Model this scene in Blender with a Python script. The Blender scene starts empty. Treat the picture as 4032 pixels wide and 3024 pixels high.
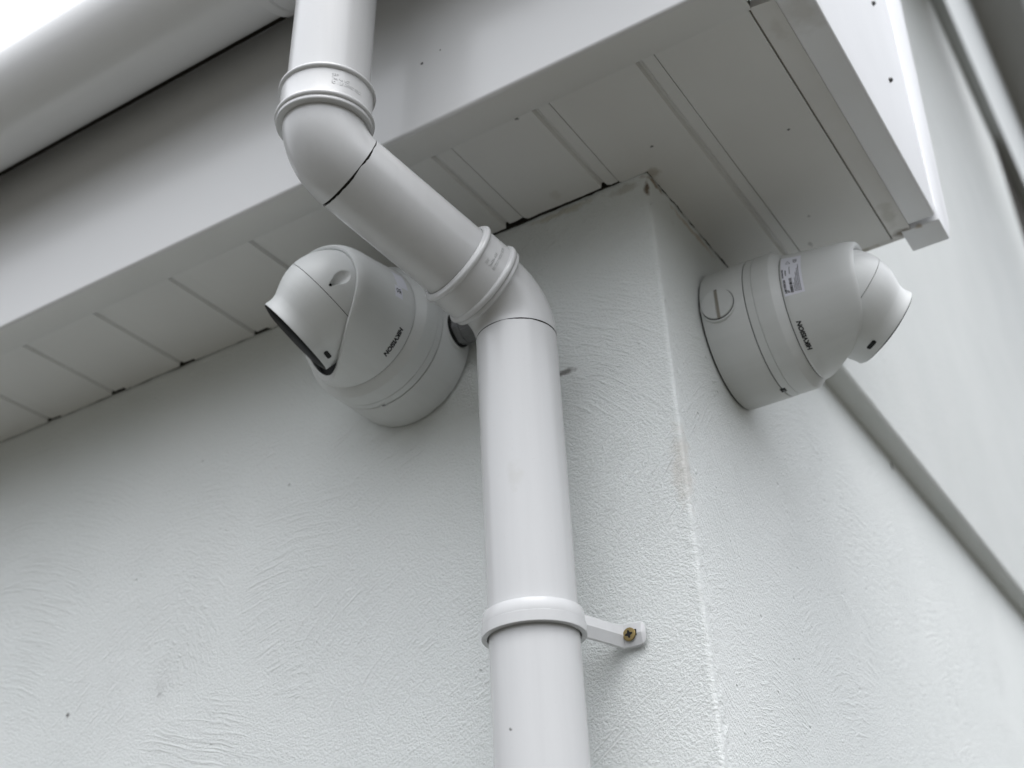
import bpy, bmesh, math, random
from mathutils import Vector, Matrix, noise
S = bpy.context.scene
C = S.collection
PI = math.pi

# ------------------------------------------------------------------ camera
CAM = Vector((.3466, -.8626, 1.6))
RT = Vector((.84856, .52681, -.04907)); DN = Vector((-.30275, .40740, -.86161)); FW = Vector((-.43391, .74599, .50519))
cd = bpy.data.cameras.new('camera'); cam = bpy.data.objects.new('camera', cd); C.objects.link(cam)
UP = -DN
cam.matrix_world = Matrix(((RT.x, UP.x, -FW.x, CAM.x), (RT.y, UP.y, -FW.y, CAM.y), (RT.z, UP.z, -FW.z, CAM.z), (0, 0, 0, 1)))
cd.sensor_width = 36; cd.lens = 45.159; cd.clip_start = .02; cd.clip_end = 500
cd.dof.use_dof = True; cd.dof.focus_distance = 1.0; cd.dof.aperture_fstop = 6.0
S.camera = cam
# ------------------------------------------------------------------ world and sun (overcast)
SUN_EL, SUN_AZ = math.radians(66), math.radians(138)      # azimuth from +Y clockwise
w = bpy.data.worlds.new('World'); S.world = w; w.use_nodes = True
nt = w.node_tree; bg = nt.nodes['Background']
sky = nt.nodes.new('ShaderNodeTexSky'); sky.sky_type = 'NISHITA'; sky.sun_disc = False
sky.sun_elevation = SUN_EL; sky.sun_rotation = SUN_AZ
sky.air_density = 1.0; sky.dust_density = 1.0; sky.ozone_density = 1.0
hs = nt.nodes.new('ShaderNodeHueSaturation'); hs.inputs['Saturation'].default_value = .14
nt.links.new(sky.outputs[0], hs.inputs['Color'])
# overcast luminance: brightest overhead, a third of that at the horizon
tcw = nt.nodes.new('ShaderNodeTexCoord'); spw = nt.nodes.new('ShaderNodeSeparateXYZ'); nt.links.new(tcw.outputs['Generated'], spw.inputs[0])
mw = nt.nodes.new('ShaderNodeMapRange'); mw.inputs[1].default_value = .05; mw.inputs[2].default_value = 1; mw.inputs[3].default_value = .03; mw.inputs[4].default_value = 4.9
nt.links.new(spw.outputs[2], mw.inputs[0])
vm = nt.nodes.new('ShaderNodeVectorMath'); vm.operation = 'SCALE'; nt.links.new(hs.outputs[0], vm.inputs[0]); nt.links.new(mw.outputs[0], vm.inputs['Scale'])
nt.links.new(vm.outputs[0], bg.inputs['Color'])
bg.inputs['Strength'].default_value = .15
sd = bpy.data.lights.new('sun', 'SUN'); sd.energy = .5; sd.angle = math.radians(40); sd.color = (1, .96, .90)
so = bpy.data.objects.new('sun', sd); C.objects.link(so)
sdir = Vector((math.sin(SUN_AZ) * math.cos(SUN_EL), math.cos(SUN_AZ) * math.cos(SUN_EL), math.sin(SUN_EL)))
so.rotation_euler = sdir.to_track_quat('Z', 'Y').to_euler(); so.location = (2, -4, 8)
S.view_settings.view_transform = 'Standard'; S.view_settings.look = 'None'
S.view_settings.exposure = .36; S.view_settings.gamma = 1

# ------------------------------------------------------------------ materials
def mat(name, col, rough=.5, spec=.5, metal=0, bump=None, marks=None, mottled=0, coat=0, streak=0):
    """bump=(scale,strength,distance); marks=list of (x,y,z,radius,colour) object-space stains"""
    m = bpy.data.materials.new(name); m.use_nodes = True
    n, l = m.node_tree.nodes, m.node_tree.links
    b = n['Principled BSDF']
    b.inputs['Roughness'].default_value = rough; b.inputs['Specular IOR Level'].default_value = spec
    b.inputs['Metallic'].default_value = metal; b.inputs['Coat Weight'].default_value = coat
    b.inputs['Coat Roughness'].default_value = .08
    b.inputs['Base Color'].default_value = (*col, 1)
    tc = n.new('ShaderNodeTexCoord')
    out = None
    if mottled:
        no = n.new('ShaderNodeTexNoise'); no.inputs['Scale'].default_value = 9; no.inputs['Detail'].default_value = 6
        l.new(tc.outputs['Object'], no.inputs['Vector'])
        mr = n.new('ShaderNodeMapRange'); mr.inputs[1].default_value = .3; mr.inputs[2].default_value = .7
        mr.inputs[3].default_value = 1 - mottled; mr.inputs[4].default_value = 1
        l.new(no.outputs[0], mr.inputs[0])
        mx = n.new('ShaderNodeMix'); mx.data_type = 'RGBA'; mx.blend_type = 'MULTIPLY'; mx.inputs[0].default_value = 1
        mx.inputs[6].default_value = (*col, 1); l.new(mr.outputs[0], mx.inputs[7]); out = mx.outputs[2]
        # faint smudged roughness
        mr2 = n.new('ShaderNodeMapRange'); mr2.inputs[1].default_value = .3; mr2.inputs[2].default_value = .75
        mr2.inputs[3].default_value = rough * .96; mr2.inputs[4].default_value = min(1, rough * 1.08)
        no2 = n.new('ShaderNodeTexNoise'); no2.inputs['Scale'].default_value = 23; no2.inputs['Detail'].default_value = 8
        l.new(tc.outputs['Object'], no2.inputs['Vector']); l.new(no2.outputs[0], mr2.inputs[0]); l.new(mr2.outputs[0], b.inputs['Roughness'])
    if streak:
        mp = n.new('ShaderNodeMapping'); mp.inputs['Scale'].default_value = (70, 70, 4); l.new(tc.outputs['Object'], mp.inputs['Vector'])
        ns = n.new('ShaderNodeTexNoise'); ns.inputs['Scale'].default_value = 1; ns.inputs['Detail'].default_value = 5; ns.inputs['Roughness'].default_value = .6; l.new(mp.outputs[0], ns.inputs['Vector'])
        nf = n.new('ShaderNodeTexNoise'); nf.inputs['Scale'].default_value = 380; nf.inputs['Detail'].default_value = 3; l.new(tc.outputs['Object'], nf.inputs['Vector'])
        m1 = n.new('ShaderNodeMapRange'); m1.inputs[1].default_value = .46; m1.inputs[2].default_value = .78; m1.inputs[3].default_value = 1; m1.inputs[4].default_value = 1 - streak; l.new(ns.outputs[0], m1.inputs[0])
        m2 = n.new('ShaderNodeMapRange'); m2.inputs[1].default_value = .66; m2.inputs[2].default_value = .74; m2.inputs[3].default_value = 1; m2.inputs[4].default_value = 1 - streak * .8; l.new(nf.outputs[0], m2.inputs[0])
        mm = n.new('ShaderNodeMath'); mm.operation = 'MULTIPLY'; l.new(m1.outputs[0], mm.inputs[0]); l.new(m2.outputs[0], mm.inputs[1])
        mx = n.new('ShaderNodeMix'); mx.data_type = 'RGBA'; mx.blend_type = 'MULTIPLY'; mx.inputs[0].default_value = 1
        if out is None: mx.inputs[6].default_value = (*col, 1)
        else: l.new(out, mx.inputs[6])
        l.new(mm.outputs[0], mx.inputs[7]); out = mx.outputs[2]
    for mk in (marks or []):
        x, y, z, r, c = mk[:5]; sx, sy, sz = mk[5] if len(mk) > 5 else (1, 1, 1)
        geo = tc.outputs['Object']
        nn = n.new('ShaderNodeTexNoise'); nn.inputs['Scale'].default_value = 1.1 / r; nn.inputs['Detail'].default_value = 5
        l.new(geo, nn.inputs['Vector'])
        su = n.new('ShaderNodeVectorMath'); su.operation = 'SUBTRACT'; su.inputs[1].default_value = (x, y, z); l.new(geo, su.inputs[0])
        sc = n.new('ShaderNodeVectorMath'); sc.operation = 'MULTIPLY'; sc.inputs[1].default_value = (sx / r, sy / r, sz / r); l.new(su.outputs[0], sc.inputs[0])
        ln = n.new('ShaderNodeVectorMath'); ln.operation = 'LENGTH'; l.new(sc.outputs[0], ln.inputs[0])
        ad = n.new('ShaderNodeMath'); ad.operation = 'MULTIPLY_ADD'; l.new(nn.outputs[0], ad.inputs[0]); ad.inputs[1].default_value = 1.6; l.new(ln.outputs['Value'], ad.inputs[2])
        mr = n.new('ShaderNodeMapRange'); mr.inputs[1].default_value = 1.15; mr.inputs[2].default_value = 1.75
        mr.inputs[3].default_value = 1; mr.inputs[4].default_value = 0; l.new(ad.outputs[0], mr.inputs[0])
        mu = n.new('ShaderNodeMath'); mu.operation = 'MULTIPLY'; mu.inputs[1].default_value = mk[6] if len(mk) > 6 else .9; l.new(mr.outputs[0], mu.inputs[0])
        mx = n.new('ShaderNodeMix'); mx.data_type = 'RGBA'; l.new(mu.outputs[0], mx.inputs[0])
        if out is None: mx.inputs[6].default_value = (*col, 1)
        else: l.new(out, mx.inputs[6])
        mx.inputs[7].default_value = (*c, 1); out = mx.outputs[2]
    if out is not None: l.new(out, b.inputs['Base Color'])
    if bump:
        no = n.new('ShaderNodeTexNoise'); no.inputs['Scale'].default_value = bump[0]; no.inputs['Detail'].default_value = 6
        l.new(tc.outputs['Object'], no.inputs['Vector'])
        bp = n.new('ShaderNodeBump'); bp.inputs['Strength'].default_value = bump[1]; bp.inputs['Distance'].default_value = bump[2]
        l.new(no.outputs[0], bp.inputs['Height']); l.new(bp.outputs[0], b.inputs['Normal'])
    return m

DIRT = (.13, .09, .05); GREY = (.12, .12, .11); BLACK = (.02, .02, .02)
M = {}
M['pvc'] = mat('pvc_white', (.575, .58, .585), .24, .5, mottled=.015, streak=.05, bump=(140, .05, .001),
    marks=[(-.098, -.103, 2.035, .009, (.5, .5, .48), (1, 1, .6), .45), (-.106, -.103, 1.80, .0016, (.3, .3, .3)), (-.112, -.103, 1.843, .0016, GREY),
           (-.080, -.09, 2.063, .0022, GREY, (3, 3, .6)), (-.082, -.09, 2.045, .0022, GREY, (3, 3, .6))])
M['fascia'] = mat('fascia_pvc', (.70, .705, .71), .22, .5, mottled=.02, bump=(3, .05, .01),
    marks=[(-.026, -.17, 2.52, .0022, BLACK), (-.13, -.17, 2.425, .0022, BLACK), (-.11, -.17, 2.43, .0015, GREY)])
M['soffit'] = mat('soffit_pvc', (.70, .70, .685), .42, .45, mottled=.05, bump=(6, .04, .01),
    marks=[(.02, -.03, 2.354, .0022, BLACK), (.13, .02, 2.354, .0022, BLACK), (-.06, -.13, 2.354, .003, GREY), (.004, .004, 2.354, .009, (.26, .21, .14), (1, 1, 1), .5),
           (-.085, -.02, 2.354, .006, (.45, .42, .36), (1, .6, 1), .3), (.10, .15, 2.354, .0025, GREY, (1, 1, 1), .5), (.085, .195, 2.354, .003, GREY, (1, .5, 1), .5), (-.03, .0, 2.354, .004, GREY)])
M['trim'] = mat('soffit_trim', (.69, .685, .67), .4, .45, mottled=.05,
    marks=[(.168, .227, 2.354, .009, (.10, .07, .035), (.7, 1, 1), .85), (.165, .19, 2.354, .014, (.42, .41, .36), (1.6, .5, 1), .5), 
           (.168, -.10, 2.354, .010, (.5, .48, .44), (1.4, .6, 1), .35), (.12, .232, 2.354, .010, (.35, .3, .2), (.4, 1, 1), .6)])
M['barge'] = mat('barge_pvc', (.80, .81, .83), .5, .4, mottled=.04, bump=(5, .05, .01),
    marks=[(.19, -.11, 2.35, .02, (.5, .48, .44), (1, .6, 1), .4), (.186, .222, 2.35, .006, (.3, .2, .1), (1, 1, 1), .6)])
M['plastic'] = mat('camera_casing', (.63, .645, .64), .38, .4, mottled=.035, streak=.05, bump=(900, .05, .0004))
M['black'] = mat('black_rubber', (.008, .008, .008), .55, .3)
M['glass'] = mat('black_glass', (.004, .004, .005), .45, .05)
M['gland'] = mat('grey_nylon', (.17, .175, .18), .42, .45)
M['brass'] = mat('passivated_screw', (.27, .205, .09), .42, .5, metal=.85, bump=(900, .3, .0006))
M['sticker'] = mat('sticker_paper', (.72, .73, .80), .4, .4)
M['ink'] = mat('black_ink', (.018, .018, .022), .5, .3)
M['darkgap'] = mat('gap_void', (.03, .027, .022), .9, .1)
M['joint'] = mat('joint_shadow', (.36, .34, .30), .8, .2)
M['eave'] = mat('eave_paint', (.42, .42, .41), .6, .3)
M['frieze'] = mat('frieze_paint', (.46, .48, .48), .6, .3)
M['slot'] = mat('slot_floor', (.34, .32, .28), .7, .2)  # grey-brown floor of the coin slot, darker than the casing
M['ground'] = mat('paving', (.056, .053, .043), .85, .3, mottled=.15, bump=(30, .3, .01))
M['tile'] = mat('roof_tiles', (.12, .10, .09), .7, .3, mottled=.2, bump=(12, .5, .02))
M['steel'] = mat('screw_zinc', (.10, .10, .10), .4, .5, metal=.6)

def wall_material():
    m = bpy.data.materials.new('painted_render'); m.use_nodes = True
    n, l = m.node_tree.nodes, m.node_tree.links
    b = n['Principled BSDF']; b.inputs['Roughness'].default_value = .62; b.inputs['Specular IOR Level'].default_value = .35
    tc = n.new('ShaderNodeTexCoord'); P = tc.outputs['Object']
    def math_(op, a, b_=None, c_=None):
        k = n.new('ShaderNodeMath'); k.operation = op
        for i, v in enumerate((a, b_, c_)):
            if v is None: continue
            if isinstance(v, (int, float)): k.inputs[i].default_value = v
            else: l.new(v, k.inputs[i])
        return k.outputs[0]
    def tex(vec, scale, detail=4, rough=.55, dist=0):
        k = n.new('ShaderNodeTexNoise'); k.inputs['Scale'].default_value = scale; k.inputs['Detail'].default_value = detail
        k.inputs['Roughness'].default_value = rough; k.inputs['Distortion'].default_value = dist; l.new(vec, k.inputs['Vector']); return k.outputs[0]
    sep = n.new('ShaderNodeSeparateXYZ'); l.new(P, sep.inputs[0])
    X = math_('SUBTRACT', sep.outputs[0], sep.outputs[1])     # unfolded width round the corner
    Z = sep.outputs[2]
    # wobble
    cw = n.new('ShaderNodeTexNoise'); cw.inputs['Scale'].default_value = 9; cw.inputs['Detail'].default_value = 3; l.new(P, cw.inputs['Vector']); cw.inputs['Scale'].default_value = 5
    sc = n.new('ShaderNodeSeparateXYZ'); l.new(cw.outputs['Color'], sc.inputs[0])
    Xw = math_('MULTIPLY_ADD', sc.outputs[0], .05, X); Zw = math_('MULTIPLY_ADD', sc.outputs[1], .05, Z)
    # trowel arcs: voronoi cells give centres; noise in polar coordinates round each
    cb = n.new('ShaderNodeCombineXYZ'); l.new(Xw, cb.inputs[0]); l.new(Zw, cb.inputs[1])
    hs_ = []
    for k, (sc_v, off) in enumerate(((3.1, 0), (4.3, 3.7))):
        vo = n.new('ShaderNodeTexVoronoi'); vo.voronoi_dimensions = '2D'; vo.feature = 'F1'; vo.inputs['Scale'].default_value = sc_v
        of = n.new('ShaderNodeVectorMath'); of.operation = 'ADD'; of.inputs[1].default_value = (off, off, 0); l.new(cb.outputs[0], of.inputs[0]); l.new(of.outputs[0], vo.inputs['Vector'])
        df = n.new('ShaderNodeVectorMath'); df.operation = 'SUBTRACT'; l.new(of.outputs[0], df.inputs[0]); l.new(vo.outputs['Position'], df.inputs[1])
        # push the arc centre away from the cell so strokes are gentle arcs
        ad = n.new('ShaderNodeVectorMath'); ad.operation = 'ADD'; l.new(df.outputs[0], ad.inputs[0])
        cc = n.new('ShaderNodeVectorMath'); cc.operation = 'MULTIPLY_ADD'; l.new(vo.outputs['Color'], cc.inputs[0]); cc.inputs[1].default_value = (.4, .25, 0); cc.inputs[2].default_value = (-.2, .10, 0)
        l.new(cc.outputs[0], ad.inputs[1])
        s2 = n.new('ShaderNodeSeparateXYZ'); l.new(ad.outputs[0], s2.inputs[0])
        rad = math_('SQRT', math_('ADD', math_('MULTIPLY', s2.outputs[0], s2.outputs[0]), math_('MULTIPLY', s2.outputs[1], s2.outputs[1])))
        ang = math_('ARCTAN2', s2.outputs[1], s2.outputs[0])
        c2 = n.new('ShaderNodeCombineXYZ'); l.new(math_('MULTIPLY', rad, 290), c2.inputs[0]); l.new(math_('MULTIPLY', ang, 7), c2.inputs[1]); l.new(math_('MULTIPLY', vo.outputs['Distance'], .3), c2.inputs[2])
        vd = n.new('ShaderNodeTexVoronoi'); vd.voronoi_dimensions = '2D'; vd.feature = 'DISTANCE_TO_EDGE'; vd.inputs['Scale'].default_value = sc_v; l.new(of.outputs[0], vd.inputs['Vector'])
        fd = n.new('ShaderNodeMapRange'); fd.inputs[1].default_value = 0; fd.inputs[2].default_value = .10; l.new(vd.outputs['Distance'], fd.inputs[0])
        t_ = tex(c2.outputs[0], 1.0, 4, .6, .25)
        th = n.new('ShaderNodeMapRange'); th.inputs[1].default_value = .50; th.inputs[2].default_value = .70; l.new(t_, th.inputs[0])
        hs_.append(math_('MULTIPLY', math_('SUBTRACT', th.outputs[0], .2), fd.outputs[0]))
    sw = tex(P, 5, 2)
    mixs = n.new('ShaderNodeMix'); mixs.data_type = 'FLOAT'
    mr = n.new('ShaderNodeMapRange'); mr.inputs[1].default_value = .44; mr.inputs[2].default_value = .56; l.new(sw, mr.inputs[0])
    l.new(mr.outputs[0], mixs.inputs[0]); l.new(hs_[0], mixs.inputs[2]); l.new(hs_[1], mixs.inputs[3])
    strokes = mixs.outputs[0]
    # sharpen: only some strokes bite
    st = n.new('ShaderNodeMapRange'); st.inputs[1].default_value = -1; st.inputs[2].default_value = 1; st.inputs[3].default_value = -1; st.inputs[4].default_value = 1; l.new(strokes, st.inputs[0])
    grain = tex(P, 420, 4, .65); grain2 = tex(P, 150, 4, .6); lump = tex(P, 28, 3, .5)
    # stroke strength fades in and out over the wall
    patch = tex(P, 3.3, 3); pm = n.new('ShaderNodeMapRange'); pm.inputs[1].default_value = .35; pm.inputs[2].default_value = .65
    pm.inputs[3].default_value = .25; pm.inputs[4].default_value = 1; l.new(patch, pm.inputs[0])
    h = math_('MULTIPLY', math_('MULTIPLY', st.outputs[0], pm.outputs[0]), .54)
    h = math_('MULTIPLY_ADD', grain, 1.1, h); h = math_('MULTIPLY_ADD', grain2, .45, h); h = math_('MULTIPLY_ADD', lump, .15, h)
    # sparse pits and grit
    vp = n.new('ShaderNodeTexVoronoi'); vp.inputs['Scale'].default_value = 75; l.new(P, vp.inputs['Vector'])
    spc = n.new('ShaderNodeSeparateXYZ'); l.new(vp.outputs['Color'], spc.inputs[0])
    pick = math_('GREATER_THAN', spc.outputs[0], .95)
    pr_ = n.new('ShaderNodeMapRange'); pr_.inputs[1].default_value = .05; pr_.inputs[2].default_value = .16; pr_.inputs[3].default_value = 1; pr_.inputs[4].default_value = 0; l.new(vp.outputs['Distance'], pr_.inputs[0])
    pit = math_('MULTIPLY', pick, pr_.outputs[0])
    h = math_('MULTIPLY_ADD', pit, math_('MULTIPLY_ADD', math_('GREATER_THAN', spc.outputs[1], .5), 1.6, -1.0), h)
    bp = n.new('ShaderNodeBump'); bp.inputs['Strength'].default_value = 1; bp.inputs['Distance'].default_value = .0016
    l.new(h, bp.inputs['Height']); l.new(bp.outputs[0], b.inputs['Normal'])
    # colour: off-white paint, slight cloudiness, dirt and little holes
    cl = tex(P, 4.5, 5, .6)
    ra = n.new('ShaderNodeValToRGB'); ra.color_ramp.elements[0].position = .3; ra.color_ramp.elements[0].color = (.745, .775, .765, 1)
    ra.color_ramp.elements[1].position = .7; ra.color_ramp.elements[1].color = (.79, .815, .805, 1); l.new(cl, ra.inputs[0])
    out = ra.outputs[0]
    def mark(pos, r, col, s=(1, 1, 1), amt=.9):
        nonlocal out
        nn = tex(P, 1.2 / r, 5)
        su = n.new('ShaderNodeVectorMath'); su.operation = 'SUBTRACT'; su.inputs[1].default_value = pos; l.new(P, su.inputs[0])
        sc_ = n.new('ShaderNodeVectorMath'); sc_.operation = 'MULTIPLY'; sc_.inputs[1].default_value = tuple(q / r for q in s); l.new(su.outputs[0], sc_.inputs[0])
        ln = n.new('ShaderNodeVectorMath'); ln.operation = 'LENGTH'; l.new(sc_.outputs[0], ln.inputs[0])
        a = math_('MULTIPLY_ADD', nn, 1.6, ln.outputs['Value'])
        mr_ = n.new('ShaderNodeMapRange'); mr_.inputs[1].default_value = 1.15; mr_.inputs[2].default_value = 1.7; mr_.inputs[3].default_value = amt; mr_.inputs[4].default_value = 0; l.new(a, mr_.inputs[0])
        mx = n.new('ShaderNodeMix'); mx.data_type = 'RGBA'; l.new(mr_.outputs[0], mx.inputs[0]); l.new(out, mx.inputs[6]); mx.inputs[7].default_value = (*col, 1); out = mx.outputs[2]
    mark((-.100, 0, 2.177), .010, (.12, .11, .10), (.7, 1, 2.4), .8)
    mark((-.692, 0, 1.987), .0035, (.10, .10, .09))
    mark((-.002, 0, 2.337), .007, (.14, .09, .05), (1.6, 1.6, .6), .9)
    mark((0, .015, 2.351), .012, (.25, .17, .09), (1, .45, 3), .8)
    mark((0, .10, 2.347), .014, (.45, .36, .26), (1, .2, 2.8), .6)
    mark((0, .0, 2.055), .018, (.60, .54, .47), (1, 1, .4), .35)
    mark((-.022, 0, 2.346), .012, (.38, .36, .30), (.6, 1, 1.8), .5)
    mark((-.09, 0, 2.349), .012, (.50, .48, .38), (.25, 1, 2.4), .6)
    mark((0, .05, 1.75), .004, (.2, .2, .18))
    mark((0, .7257, 2.346), .008, (.04, .04, .04), (1, 1, 1), .95)
    l.new(out, b.inputs['Base Color'])
    return m
M['wall'] = wall_material()

# ------------------------------------------------------------------ helpers
def obj(name, bm, m, parent=None, smooth=True, angle=35, recalc=True):
    if recalc: bmesh.ops.recalc_face_normals(bm, faces=bm.faces[:])
    me = bpy.data.meshes.new(name); bm.to_mesh(me); bm.free()
    me.materials.append(m)
    if smooth:
        for p in me.polygons: p.use_smooth = True
        me.set_sharp_from_angle(angle=math.radians(angle))
    o = bpy.data.objects.new(name, me); C.objects.link(o)
    if parent: o.parent = parent
    return o
def thing(name, label, cat, mtx=None, group=None):
    o = bpy.data.objects.new(name, None); C.objects.link(o); o.empty_display_size = .05
    if mtx is not None: o.matrix_world = mtx
    o['label'] = label; o['category'] = cat
    if group: o['group'] = group
    return o
def box(bm, x0, x1, y0, y1, z0, z1, bev=0):
    v = [bm.verts.new(p) for p in ((x0, y0, z0), (x1, y0, z0), (x1, y1, z0), (x0, y1, z0), (x0, y0, z1), (x1, y0, z1), (x1, y1, z1), (x0, y1, z1))]
    fs = [bm.faces.new([v[i] for i in q]) for q in ((0, 3, 2, 1), (4, 5, 6, 7), (0, 1, 5, 4), (1, 2, 6, 5), (2, 3, 7, 6), (3, 0, 4, 7))]
    if bev:
        es = list({e for f in fs for e in f.edges}); bmesh.ops.bevel(bm, geom=es, offset=bev, segments=3, profile=.5, affect='EDGES')
def axes(d, ref=(0, 1, 0)):
    d = Vector(d).normalized(); x = Vector(ref).cross(d).normalized(); y = d.cross(x); return x, y, d
def frame(o, d, ref=(0, 1, 0)):
    x, y, z = axes(d, ref); return Matrix(((x.x, y.x, z.x, o[0]), (x.y, y.y, z.y, o[1]), (x.z, y.z, z.z, o[2]), (0, 0, 0, 1)))
def lathe(bm, prof, mtx=Matrix(), n=96, cap0=False, cap1=False, fn=None):
    """prof: list of (r, s) revolved about local Z of mtx; fn(r,s,phi)->(r,s)"""
    rows = []
    for r, s in prof:
        row = []
        for i in range(n):
            p = 2 * PI * i / n; rr, ss = (r, s) if fn is None else fn(r, s, p)
            row.append(bm.verts.new(mtx @ Vector((rr * math.cos(p), rr * math.sin(p), ss))))
        rows.append(row)
    for a, b in zip(rows, rows[1:]):
        for i in range(n): j = (i + 1) % n; bm.faces.new((a[i], a[j], b[j], b[i]))
    if cap0: bm.faces.new(rows[0][::-1])
    if cap1: bm.faces.new(rows[-1])
    return rows
def sweep(bm, path, rad, n=64, closed=False):
    """tube through points; rad = constant or list; rings perpendicular to the path"""
    T = []
    for i in range(len(path)):
        a = path[max(0, i - 1)]; b = path[min(len(path) - 1, i + 1)]; T.append((b - a).normalized())
    x, y, _ = axes(T[0], (0, 1, .01)); rows = []
    for i, p in enumerate(path):
        x = (x - T[i] * x.dot(T[i])).normalized(); y = T[i].cross(x)
        r = rad if isinstance(rad, (int, float)) else rad[i]
        rows.append([bm.verts.new(p + (x * math.cos(2 * PI * k / n) + y * math.sin(2 * PI * k / n)) * r) for k in range(n)])
    for a, b in zip(rows, rows[1:]):
        for k in range(n): j = (k + 1) % n; bm.faces.new((a[k], a[j], b[j], b[k]))
    return rows
def extrude_profile(bm, pts, p0, p1, U, V, closed=True, steps=1):
    """2-D outline pts (u,v) swept from p0 to p1; U,V are world unit vectors"""
    U, V, p0, p1 = map(Vector, (U, V, p0, p1)); rows = []
    for k in range(steps + 1):
        o = p0.lerp(p1, k / steps); rows.append([bm.verts.new(o + U * u + V * v) for u, v in pts])
    n = len(pts)
    for a, b in zip(rows, rows[1:]):
        for i in range(n if closed else n - 1): j = (i + 1) % n; bm.faces.new((a[i], a[j], b[j], b[i]))
    if closed: bm.faces.new(rows[0]); bm.faces.new(rows[-1][::-1])
def text_mesh(bm, s, size, fn, depth=.0002, shear=0, bold=0, sx=1.0, align='CENTER', width=None):
    """flat lettering mapped through fn(x,y,z)->world"""
    cu = bpy.data.curves.new('t', 'FONT'); cu.body = s; cu.size = size; cu.align_x = align; cu.align_y = 'CENTER'
    cu.extrude = depth; cu.shear = shear; cu.offset = bold; cu.resolution_u = 3; cu.space_line = 1.0
    o = bpy.data.objects.new('t', cu); C.objects.link(o)
    dg = bpy.context.evaluated_depsgraph_get(); me = bpy.data.meshes.new_from_object(o.evaluated_get(dg))
    C.objects.unlink(o); bpy.data.objects.remove(o); bpy.data.curves.remove(cu)
    if width:
        xs = [v.co.x for v in me.vertices]; sx = width / (max(xs) - min(xs))
    t = bmesh.new(); t.from_mesh(me); bpy.data.meshes.remove(me)
    bmesh.ops.triangulate(t, faces=t.faces[:])
    mp = {v: bm.verts.new(fn(v.co.x * sx, v.co.y, v.co.z)) for v in t.verts}
    for f in t.faces:
        try: bm.faces.new([mp[v] for v in f.verts])
        except ValueError: pass
    t.free()

H = 2.354            # level of the soffit face
# ================================================================== GROUND
bm = bmesh.new(); g = 150
vs = [bm.verts.new(p) for p in ((-g, -g, 0), (g, -g, 0), (g, g, 0), (-g, g, 0))]; bm.faces.new(vs)
o = obj('ground', bm, M['ground'], smooth=False); o['kind'] = 'structure'

# ================================================================== HOUSE
house = thing('house', 'white rendered house corner with grooved soffit, fascia and boxed eave over it', 'house')
def edge_gap(x):
    """width of the dark crack between the soffit ends and the front wall"""
    n1 = noise.noise(Vector((x * 45, 1.7, 0))); n2 = noise.noise(Vector((x * 210, 4.1, 0)))
    t = max(0, min(1, (-x - .036) / .006)); u = max(0, min(1, (-x - .17) / .05))
    base = .0007 + t * .0043 * (1 - u) + u * .0012
    return max(.0002, base + n1 * .0011 + n2 * .0006)
STRIPS = [(-.0435, -.0275), (-.148, -.1275)] + [(-.255 - .1065 * k, -.236 - .1065 * k) for k in range(9)]
def strip_gap(x):
    for k, (a, b) in enumerate(STRIPS):
        if a - .001 < x < b + .001: return (.0022, .0030, .0024, .0030, .0034, .0026, .0031)[k % 7] * (.75 + .5 * noise.noise(Vector((x * 90, 3, 3))) + .25)
    return 0
def side_gap(y):
    return max(.0001, .0011 + noise.noise(Vector((y * 42, 8.8, 0))) * .0013 + noise.noise(Vector((y * 200, 2.2, 0))) * .0007)
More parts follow.
